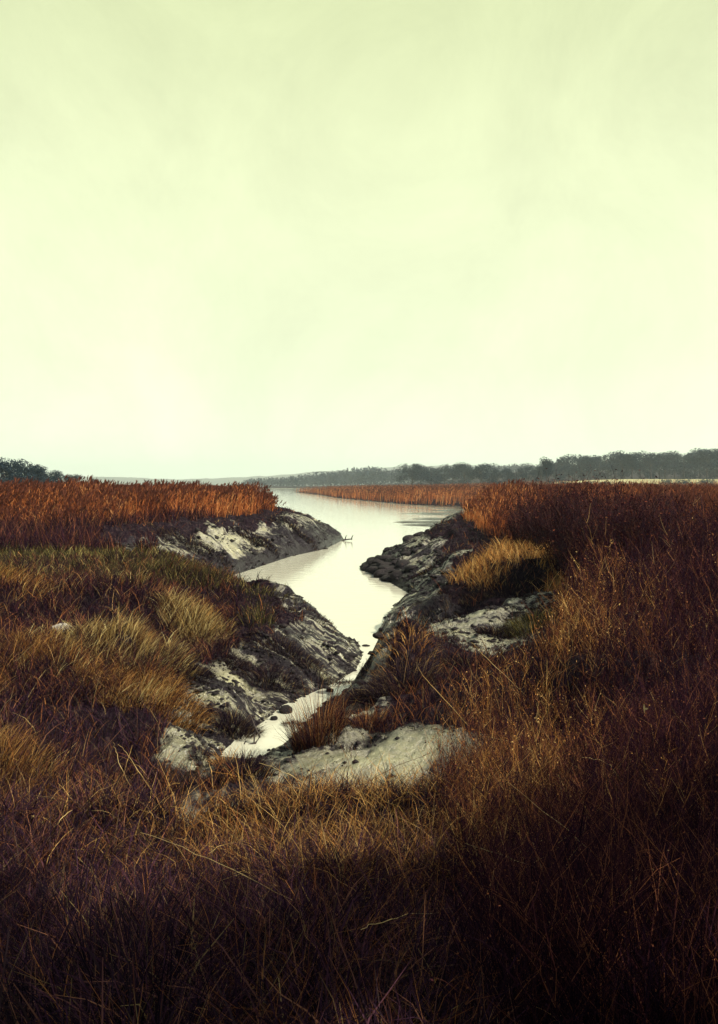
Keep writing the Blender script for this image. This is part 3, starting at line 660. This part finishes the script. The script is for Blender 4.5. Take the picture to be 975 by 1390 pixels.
def build_small():
    M['stone'] = simple_mat('weed_dark_stone', (.004,.003,.004), (.026,.021,.020), .75, 5, .12)
    M['pale'] = simple_mat('pale_stone', (.34,.31,.25), (.55,.52,.42), .7, 5)
    M['wood'] = simple_mat('wet_wood', (.012,.009,.009), (.05,.036,.028), .55, 9)
    M['board'] = simple_mat('old_board', (.008,.005,.006), (.045,.03,.025), .8, 9, .1)
    M['stalk'] = blade_mat('pale_stalk', [(0,(.42,.29,.11)),(1,(.55,.42,.19))], .2)
    M['brownstalk'] = blade_mat('brown_stalk', [(0,(.10,.05,.025)),(1,(.22,.12,.05))], .2)
    rocks = [rock_mesh(k) for k in range(6)]
    # dark stones along the right bank's edge
    edge = np.array([(.55,36.2),(.5,35.2),(.95,33.2),(1.3,31.6),(1.6,29.8),(.95,39.2),(1.7,43),(2.6,47.5),(3.5,53),(4.4,58.5)])
    order = [(.6,37.5),(.45,36.3),(.55,35.2),(.9,33.4),(1.25,31.7),(1.65,29.6)]
    rs = np.random.RandomState(5); k = 0
    for i in range(84):
        if i < 60:
            f = rs.rand()**1.1; q = f*(len(order)-1.001); a = int(q); base = np.array(order[a])*(1-(q-a))+np.array(order[a+1])*(q-a)
            x, y = base+np.array([abs(rs.normal(.15, .55)), rs.normal(0, .5)])
        else:
            f = rs.rand(); base = np.array([.8, 39.5])*(1-f)+np.array([4.6, 60])*f; x, y = base+np.array([abs(rs.normal(.2, .5)), rs.normal(0, .7)])
        s = rs.uniform(.14, .42)*(1.25 if rs.rand() < .2 else 1)
        z = float(land(np.array([x]), np.array([y]))[0])
        o = bpy.data.objects.new('shore_stone', rocks[i % 6]); C.objects.link(o)
        if not rocks[i % 6].materials: rocks[i % 6].materials.append(M['stone'])
        o.location = (x, y, max(z, -.05)+s*.15); o.scale = (s*rs.uniform(.9, 1.5), s, s*rs.uniform(.7, 1.0)); o.rotation_euler = (rs.uniform(-.3, .3), rs.uniform(-.3, .3), rs.rand()*6.28)
        tag(o, 'dark weed-covered stone in the pile where the right bank juts into the water' if i < 60 else 'dark stone along the right shore behind the jutting stone pile', 'stone', 'stones on the jutting point of the right shore' if i < 60 else 'stones along the shore behind the point')
    # lumps in and beside the stream
    for px, py, s, lb in ((388, 968, .11, 'round dark lump standing in the stream below the spur'), (372, 978, .06, 'small dark clod at the stream edge beside the round lump'),
                          (468, 955, .08, 'dark clod lying in the upper stream near the sedge mound'), (448, 940, .07, 'dark clod at the left edge of the stream above the round lump'), (505, 890, .09, 'dark clod in the stream just below the wide water'), (515, 868, .12, 'dark flat clod where the stream enters the wide water'), (497, 880, .1, 'dark clod on the mud left of the stream mouth'),
                          (478, 893, .13, 'wet dark clod at the tip of the spur'), (490, 930, .08, 'dark clod under the sedge mound beside the stream')):
        x, y, z = ray_ground(px, py); o = bpy.data.objects.new('mud_clod', rocks[int(px) % 6]); C.objects.link(o)
        o.location = (x, y, z+s*.4); o.scale = (s*1.1, s, s*1.15 if 'round' in lb else s*.7); o.rotation_euler.z = px
        tag(o, lb, 'clod', 'mud clods in the stream')
    me = rock_mesh(21); x, y, z = ray_ground(83, 862); o = link('pale_stone', me, M['pale'], loc=(x, y, z+.1)); o.scale = (.22, .16, .13); tag(o, 'single pale stone lying in the grass of the left bank', 'stone')
    # forked stick in the stream
    x, y, z = ray_ground(337, 1012)
    s = .0104
    V1, F1 = tube('a', [(-.06, 0, -.06), (.0, .0, .0), (.10, .02, .02), (.16, .04, .10), (.10, .05, .22), (.02, .08, .40)], [.014, .016, .017, .016, .013, .006], None)
    V2, F2 = tube('b', [(.08, .02, .015), (.085, .03, .12), (.10, .05, .215)], [.010, .012, .010], None)
    V3, F3 = tube('c', [(-.06, 0, -.02), (-.05, -.01, .03), (-.03, -.01, .06)], [.012, .010, .005], None)
    o = link('forked_stick', mesh_np('forked_stick', V1, F1), M['wood'], loc=(x, y, z)); tag(o, 'dark forked driftwood stick poking up out of the stream', 'stick')
    link('side_branch', mesh_np('side_branch', V2, F2), M['wood'], o); link('broken_stub', mesh_np('broken_stub', V3, F3), M['wood'], o)
    # driftwood snag at the far point
    x, y, z = px2w(469, 733, 0)[0], 54.5, .0
    V, F = tube('s', [(-.3, 0, -.1), (-.1, 0, .06), (.25, .05, .12), (.5, .1, .13)], [.05, .06, .05, .03], None)
    o = link('driftwood_snag', mesh_np('driftwood_snag', V, F), M['wood'], loc=(x, y, z)); tag(o, 'dark driftwood snag in the water off the far left point', 'driftwood')
    for a in (.0, .45):
        V, F = tube('s', [(a, .03, .08), (a+.03, .03, .25), (a+.1, .0, .4)], [.05, .04, .025], None); link('branch', mesh_np('branch', V, F), M['wood'], o)
    # pale torn leaf on the scrub
    d = 4.6; x = (875-CX)/FOC*d; z = CAM_Z-(962-HY)/FOC*d
    P = Pile(); V = np.array([(0,0,-.05),(.012,.004,0),(.0,.01,.05),(-.012,.0,.01),(0,.0,-.01),(.03,.006,-.012),(.045,.01,.004),(.015,.004,.008)]); F = np.array([(0,1,2,3),(4,5,6,7)])
    P.add(V, F, np.ones(8)); o = link('torn_leaf', P.mesh('torn_leaf'), M['stalk'], loc=(x, d, z)); o.scale = (.6, .6, .6); tag(o, 'small pale torn leaf caught in the dark scrub on the right', 'leaf')
    # long single stems crossing the near bank : (points px,py,depth offset), root on the ground
    stems = [
     ('stalk', [(915,1262),(830,1180),(760,1118),(690,1062)], 0, .0022, 'long straight pale stem lying across the dark near bank at lower right'),
     ('stalk', [(800,1205),(730,1178),(680,1160),(632,1145)], 0, .002, 'pale stem slanting below the long straight one at lower right'),
     ('brownstalk', [(700,1060),(760,1010),(830,968),(880,955),(935,962),(968,978)], 0, .002, 'long brown stem arching over the right scrub towards its edge'),
     ('stalk', [(850,1075),(836,1045),(815,1030),(790,1028)], 0, .002, 'pale stem hooked over like a crook in the right scrub'),
     ('brownstalk', [(860,1110),(862,1060),(866,1010),(868,990)], 0, .0018, 'thin upright brown stem in the dark right scrub'),
     ('stalk', [(760,1040),(735,1025),(700,1008),(660,1000)], 0, .0018, 'pale arching stem over the lit scrub right of the mud hump'),
     ('stalk', [(425,1230),(345,1195),(275,1160),(190,1130)], 0, .0016, 'thin pale stem slanting through the near grass left of centre'),
     ('stalk', [(278,1196),(280,1160),(298,1148),(320,1143)], 0, .002, 'pale stem bent like a hook in the near grass left of centre'),
     ('stalk', [(213,1078),(190,1050),(172,1022),(160,1010)], 0, .003, 'long pale stalk leaning left over the hollow of the left bank'),
     ('stalk', [(185,1075),(165,1045),(158,1020),(154,1008)], 0, .003, 'short pale stalk beside the long leaning one on the left bank'),
     ('stalk', [(62,1140),(78,1118),(92,1104),(98,1100)], 0, .003, 'bent pale stalk at the left end of the near golden grass'),
     ('brownstalk', [(452,1120),(470,1080),(520,1048),(585,1022)], 0, .003, 'dark stem arching across the pale mud hump'),
     ('stalk', [(352,1100),(350,1072),(345,1056),(343,1050)], 0, .003, 'upright pale stalk in front of the dark tussock by the stream'),
     ('stalk', [(418,1062),(395,1052),(372,1042),(352,1036)], 0, .003, 'pale stalk lying at the foot of the stream pointing at the hump'),
     ('stalk', [(640,985),(600,945),(575,920),(568,905)], 0, .004, 'long stalk leaning across the dark sedge mound'),
     ('stalk', [(720,945),(668,900),(652,885),(640,872)], 0, .003, 'slanting stalk over the right mud terrace'),
     ('brownstalk', [(540,1300),(548,1230),(552,1180),(556,1150)], 0, .0014, 'thin brown stem rising in the dark bottom of the near bank'),
     ('brownstalk', [(330,1290),(335,1220),(340,1170),(343,1130)], 0, .0014, 'thin brown stem rising through dark grass below the golden strip'),
     ('stalk', [(600,1230),(560,1240),(520,1250),(490,1262)], 0, .0014, 'short pale stem lying flat in the dark near grass'),
    ]
    for mat, pts, _, rad, lb in stems:
        gx, gy, gz = ray_ground(*pts[0]); n = len(pts); W = []
        for i, (a, b) in enumerate(pts):
            d = gy*(1-.05*i/(n-1)) if i else gy
            p = np.array([(a-CX)/FOC*d, d, CAM_Z-(b-HY)/FOC*d])
            g = float(land(p[:1], p[1:2])[0])
            lift = .02+.16*math.sin(math.pi*i/(n-1))*0
            if p[2] < g+.42 and i:                   # pull the line of sight forward until clear of the ground
                for dd in np.linspace(d, d*.5, 80):
                    p = np.array([(a-CX)/FOC*dd, dd, CAM_Z-(b-HY)/FOC*dd]); g = float(land(p[:1], p[1:2])[0])
                    if p[2] > g+.45: break
            W.append(p)
        W = np.array(W); W[0, 2] -= .04
        tt = np.linspace(0, n-1, 14); c = np.array([np.interp(tt, range(n), W[:, j]) for j in range(3)]).T
        for _s in range(2): c[1:-1] = .25*c[:-2]+.5*c[1:-1]+.25*c[2:]
        c[1:-1] += R.randn(12, 3)*.004
        V, F = tube('st', c-W[0], np.linspace(rad*1.3, rad*.5, 14), None, 5)
        me = mesh_np('dry_stalk', V, F, {'rnd': ('FLOAT', np.full(len(V), R.rand()))})
        tag(link('dry_stalk', me, M[mat], loc=W[0]), lb, 'stem', 'long single stems')

# ------------------------------------------------------------------ trees
def tree_meshes(seed, h, wr, nl, leaf):
    rs = np.random.RandomState(seed)
    V, F = tube('t', [(0,0,-.6),(.1,0,h*.2),(-.1,.1,h*.45),(.15,0,h*.75)], [h*.028, h*.022, h*.015, h*.005], None, 7); VV, FF = [V], [F]; nn = len(V)
    lobes = []
    for k in range(11):
        a = rs.rand()*6.28; el = rs.uniform(-.25, 1.0); r = wr*rs.uniform(.35, .85)*(1.15-el*.6)
        tip = np.array([r*math.cos(a), r*math.sin(a), h*(.28+.62*el)]); st = np.array([0, 0, h*(.12+.4*el)])
        V, F = tube('l', [st, st*.5+tip*.5+np.array([0, 0, -.03*h]), tip], [h*.011, h*.007, h*.002], None, 5); VV.append(V); FF.append(F+nn); nn += len(V)
        lobes.append((tip, wr*rs.uniform(.34, .58)))
    tm = mesh_np('trunk', np.concatenate(VV), np.concatenate(FF))
    P = Pile()
    for tip, rr in lobes:
        m = nl//11; d = rs.randn(m, 3); d /= np.linalg.norm(d, axis=1)[:, None]; q = tip+d*(rr*rs.rand(m)**.45)[:, None]*np.array([1, 1, .8])
        q = q[fbm(q[:, 0]*.9+seed, q[:, 2]*.9+q[:, 1], 2) > .4]
        q = q[q[:, 2] > .3]
        P.flecks(q, leaf*rs.uniform(.5, 1.2, len(q)), rs.rand(len(q)))
    return tm, P.mesh('crown')
def build_trees():
    M['bark'] = simple_mat('tree_bark', (.02,.018,.018), (.06,.05,.045), .9, 4, .1)
    M['crown'] = blade_mat('bare_twigs_and_leaves', [(0,(.004,.009,.018)),(.6,(.009,.021,.034)),(1,(.024,.045,.052))], .3)
    kinds = [tree_meshes(k, 12, 5.2, 4600, .29) for k in range(5)]
    kinds += [tree_meshes(40+k, 5, 4.2, 1800, .26) for k in range(2)]
    kinds += [tree_meshes(60+k, 12, 6.5, 12000, .28) for k in range(2)]
    def put(px, d, h, kind, label, group, name='broadleaf_tree', wide=1.0):
        x = (px-CX)/FOC*d; z = float(land(np.array([x]), np.array([d]))[0])
        o = bpy.data.objects.new(name, None); C.objects.link(o); o.location = (x, d, z-.1); o.rotation_euler.z = px*1.7
        s = h/(5 if kind in (5, 6) else 12)*.97; o.scale = (s*wide, s*wide, s)
        for nm, me, mt in (('trunk', kinds[kind][0], 'bark'), ('crown', kinds[kind][1], 'crown')): link(nm, me, M[mt], o)
        tag(o, label, 'tree' if name != 'shrub' else 'shrub', group)
    rs = np.random.RandomState(11)
    g = 'trees of the wood on the right'
    tops = [(560,628),(600,630),(640,627),(680,633),(715,634),(745,624),(775,617),(810,614),(850,611),(890,612),(930,613),(965,606),(1010,604),(1080,606)]
    i = 0
    for px in np.arange(560, 1090, 11.5):
        far = px < 735
        d = (rs.uniform(430, 520) if px < 650 else rs.uniform(380, 440)) if far else rs.uniform(400, 470)
        x = (px-CX)/FOC*d; z = float(land(np.array([x]), np.array([d]))[0])
        ty = np.interp(px, [a for a, b in tops], [b for a, b in tops])+rs.uniform(-2, 4)
        h = max(5, CAM_Z+(HY-ty)/FOC*d-z)
        lab = 'dark bare-twigged tree in the wood at the far right, above the pale field' if not far else 'dark tree in the lower part of the wood behind the far reeds'
        put(px+rs.uniform(-3, 3), d, h, i % 5, lab, g if not far else 'trees behind the far reeds', wide=1.3); i += 1
    # second row behind, thickening the wood
    for px in np.arange(735, 1090, 19):
        d = rs.uniform(480, 540); x = (px-CX)/FOC*d; z = float(land(np.array([x]), np.array([d]))[0])
        ty = np.interp(px, [a for a, b in tops], [b for a, b in tops])+rs.uniform(-1, 4); put(px, d, max(5, CAM_Z+(HY-ty)/FOC*d-z), i % 5, 'tree in the back row of the wood at the far right', 'back row of the right wood', wide=1.2); i += 1
    put(742, 300, 12.5, 1, 'darkest broad tree standing alone in front of the pale field', None, wide=.75)
    for px, hh in ((765, 3.2), (800, 3.6), (822, 3.0), (905, 4.0), (930, 4.2), (958, 4.4), (985, 4.0), (700, 4.0), (672, 4.2)):
        put(px, 285+rs.uniform(-10, 10), hh, 5+(int(px) % 2), 'low dark shrub along the edge of the reeds in front of the pale field', 'shrubs at the edge of the pale field', 'shrub')
    # left edge
    for px, d, ty in ((-62,150,621),(-35,146,622),(-12,150,624),(6,148,624),(22,152,626),(38,155,629),(52,160,633),(66,170,637),(82,190,640),(96,230,643),(108,260,645),(124,300,648)):
        x = (px-CX)/FOC*d; z = float(land(np.array([x]), np.array([d]))[0]); h = max(3, CAM_Z+(HY-ty)/FOC*d-z)
        put(px, d, h, 7+i % 2, 'dark tree of the small wood behind the left reed bed' if px < 60 else 'small bush beyond the left reeds at the end of the wood', 'trees of the left wood' if px < 60 else 'bushes at the end of the left wood', wide=1.3); i += 1
    # a far wood that reads as one mass
    P = Pile()
    for px in np.arange(330, 760, 2.2):
        d = rs.uniform(800, 1250); x = (px-CX)/FOC*d; z = float(land(np.array([x]), np.array([d]))[0])
        ty = np.interp(px, [330,400,440,500,540,600,760], [651,646,640,634,637,634,628])+rs.uniform(-2, 4); h = max(4, CAM_Z+(HY-ty)/FOC*d-z)
        m = 150; dd = rs.randn(m, 3); dd /= np.linalg.norm(dd, axis=1)[:, None]; q = np.array([x, d, z+h*.5])+dd*(rs.rand(m)**.4)[:, None]*np.array([h*.5, h*.5, h*.5])
        P.flecks(q, h*.09*rs.uniform(.5, 1.2, m), rs.rand(m))
    tag(link('far_wood', P.mesh('far_wood'), M['crown']), 'hazy far wood beyond the bend of the creek', 'wood', kind='stuff')

def build_crumbs():
    p = logpts(60000, 6.5, 60, math.radians(-20), math.radians(16))
    c = fbm(p['x']*1.2+13, p['y']*.8+2, 3); q = (p['s'] > -.05) & (p['turf'] < .6) & (R.rand(len(c)) < (sstep(.40, .62, c)*.8+.08)*(.06+.94*sstep(9.4, 10.6, p['y'])))
    p = take(p, q); n = len(p['x'])
    s = (.010+.055*R.rand(n)**4)*np.clip(p['d']/12, .8, 2.6)
    O = np.array([(1,0,0),(0,1,0),(-1,0,0),(0,-1,0),(0,0,.8),(0,0,-.6)], float)
    V = O[None]*(s[:, None, None])*U(.5, 1.4, n*6).reshape(n, 6, 1)*np.array([1.3, 1, .8]); a = R.rand(n)*6.28; ca, sa = np.cos(a)[:, None], np.sin(a)[:, None]
    V = np.stack([V[..., 0]*ca-V[..., 1]*sa, V[..., 0]*sa+V[..., 1]*ca, V[..., 2]], -1)+np.stack([p['x'], p['y'], p['z']+s*.2], 1)[:, None, :]
    T = np.array([(0,1,4),(1,2,4),(2,3,4),(3,0,4),(1,0,5),(2,1,5),(3,2,5),(0,3,5)])
    F = (T[None]+np.arange(n)[:, None, None]*6).reshape(-1, 3)
    tag(link('mud_crumbs', mesh_np('mud_crumbs', V.reshape(-1, 3), F, smooth=False), M['stone']), 'dark crumbs of weed and silt strewn over the open mud', 'mud crumbs', kind='stuff')
def build_bushes():
    M['bushleaf'] = blade_mat('dead_bush_leaves', [(0,(.012,.004,.008)),(.7,(.045,.013,.014)),(1,(.17,.05,.025))], .3)
    M['bushtwig'] = blade_mat('bush_twigs', [(0,(.010,.005,.008)),(.8,(.03,.014,.018)),(1,(.10,.045,.03))], .1)
    rows = ((742, 24, 668, 1.1, 'dark bush nearest the creek at the end of the right scrub'), (772, 20, 660, 1.1, 'darkest tall bush of the right scrub, just below the lone field tree'), (806, 18.5, 661, 1.2, 'broad dark red-brown bush rising to the horizon in the right scrub'),
            (842, 17, 666, 1.1, 'dark bush between the broad red-brown bush and the right edge'), (884, 20, 676, 1.2, 'lower dark bush behind the scrub near the right edge'), (935, 18, 682, 1.2, 'low dark bush at the right edge of the scrub'), (715, 27, 684, .9, 'small dark bush at the foot of the right reeds'))
    for px, d, ty, r, lb in rows:
        x = (px-CX)/FOC*d; z = float(land(np.array([x]), np.array([d]))[0]); h = max(.9, CAM_Z-(ty-HY)/FOC*d-z)
        o = bpy.data.objects.new('dead_bush', None); C.objects.link(o); o.location = (x, d, z); tag(o, lb, 'bush', 'dark bushes in the right scrub')
        n = 150; a = R.rand(n)*6.28; rr = r*.45*np.sqrt(R.rand(n)); base = np.stack([rr*np.cos(a), rr*np.sin(a), 0*a-.08], 1)
        L = h*U(.55, 1.08, n); P = Pile(); Q = Pile()
        V, F, rd, pts = blades(base, L, np.full(n, .017), a+R.normal(0, .5, n), np.abs(R.normal(.16, .18, n)), U(-.1, .5, n), 6, .3, .35); P.add(V, F, rd)
        for k in range(16):
            q = U(.2, .98, n)*6; j = np.minimum(q.astype(int), 5); fr = (q-j)[:, None]; ar = np.arange(n); lbp = pts[ar, j]*(1-fr)+pts[ar, j+1]*fr
            V, F, rd, tp = blades(lbp, L*U(.1, .34, n), np.full(n, .011), R.rand(n)*6.28, U(.3, 1.2, n), U(-.5, .5, n), 3, .3, .5); P.add(V, F, rd)
            for e in (1, 2, 3):
                m = R.rand(n) < .55; Q.flecks(tp[m, e]+R.randn(m.sum(), 3)*.04, U(.012, .04, m.sum()), R.rand(m.sum()))
        link('stems', P.mesh('stems'), M['bushtwig'], o); link('leaves', Q.mesh('leaves'), M['bushleaf'], o)
def build_shade():
    # unseen trees added just outside the view to shade the near bank
    kinds = [tree_meshes(70+k, 11, 3.6, 5200, .20) for k in range(2)]
    for i, (x, y, s, lb) in enumerate(((2.2, -3.6, 1.0, 'added shade tree close behind the viewpoint'), (6.6, -2.4, 1.0, 'added shade tree behind and right of the viewpoint'), (10.6, .8, 1.0, 'added shade tree on the bank right of the viewpoint'), (13.8, 5.2, .95, 'added shade tree outside the right edge beside the scrub'), (-1.6, -4.4, .95, 'added shade tree behind and left of the viewpoint'))):
        z = float(land(np.array([x]), np.array([y]))[0]); o = bpy.data.objects.new('broadleaf_tree', None); C.objects.link(o); o.location = (x, y, z); o.rotation_euler.z = i*2.1; o.scale = (s, s, s)
        for nm, me, mt in (('trunk', kinds[i % 2][0], 'bark'), ('crown', kinds[i % 2][1], 'crown')): link(nm, me, M[mt], o)
        tag(o, lb, 'tree', 'unseen trees added for shade')
def build_far():
    # low hills closing the view
    xs = np.linspace(-4200, 4200, 240); ys = np.linspace(3000, 5100, 40)
    X, Y = np.meshgrid(xs, ys); rid = np.exp(-((Y-4000)/480)**2)
    top = np.interp(X/Y*FOC+CX, [-600,100,250,330,430,600,800,1200], [34,30,20,26,42,58,66,70])
    Z = rid*(top*1.65*(.75+.5*fbm(X*.002, Y*.002, 3)))+ (fbm(X*.015, Y*.015, 3)-.5)*14*rid - 1
    i = np.arange(39)[:, None]*240+np.arange(239)[None, :]; f = np.stack([i, i+1, i+241, i+240], -1).reshape(-1, 4)
    M['hill'] = simple_mat('far_hillside', (.03,.035,.03), (.08,.085,.05), .95, .01, .05)
    tag(link('hills', mesh_np('hills', np.stack([X, Y, Z], -1).reshape(-1, 3), f), M['hill']), kind='structure')
    # pale field on the rise at the right
    M['field'] = simple_mat('pale_field', (.20,.19,.09), (.34,.31,.15), .9, .05, .1)
    xs = np.linspace(62, 190, 60); ys = np.linspace(318, 392, 30); X, Y = np.meshgrid(xs, ys); Z = land(X.ravel(), Y.ravel()).reshape(X.shape)+.12
    i = np.arange(29)[:, None]*60+np.arange(59)[None, :]; f = np.stack([i, i+1, i+61, i+60], -1).reshape(-1, 4)
    tag(link('field', mesh_np('field', np.stack([X, Y, Z], -1).reshape(-1, 3), f), M['field']), kind='structure')
    # the damp air
    import bmesh
    bm = bmesh.new(); bmesh.ops.create_cube(bm, size=1)
    for v in bm.verts: v.co = (v.co.x*14000, 2700+v.co.y*5600, 69+v.co.z*142)
    me = bpy.data.meshes.new('haze'); bm.to_mesh(me); bm.free()
    m, nt = newmat('haze_air'); pv = N(nt, 'ShaderNodeVolumePrincipled'); pv.inputs['Color'].default_value = (.89, 1.0, .91, 1); pv.inputs['Density'].default_value = HAZE; pv.inputs['Anisotropy'].default_value = .2
    o = N(nt, 'ShaderNodeOutputMaterial'); nt.links.new(pv.outputs[0], o.inputs['Volume'])
    tag(link('haze', me, m), kind='stuff')
HAZE = .00024
setup(); build_ground(); build_water(); build_reeds(); build_grasses(); build_tussocks(); build_small(); build_crumbs(); build_bushes(); build_trees(); build_shade(); build_far()
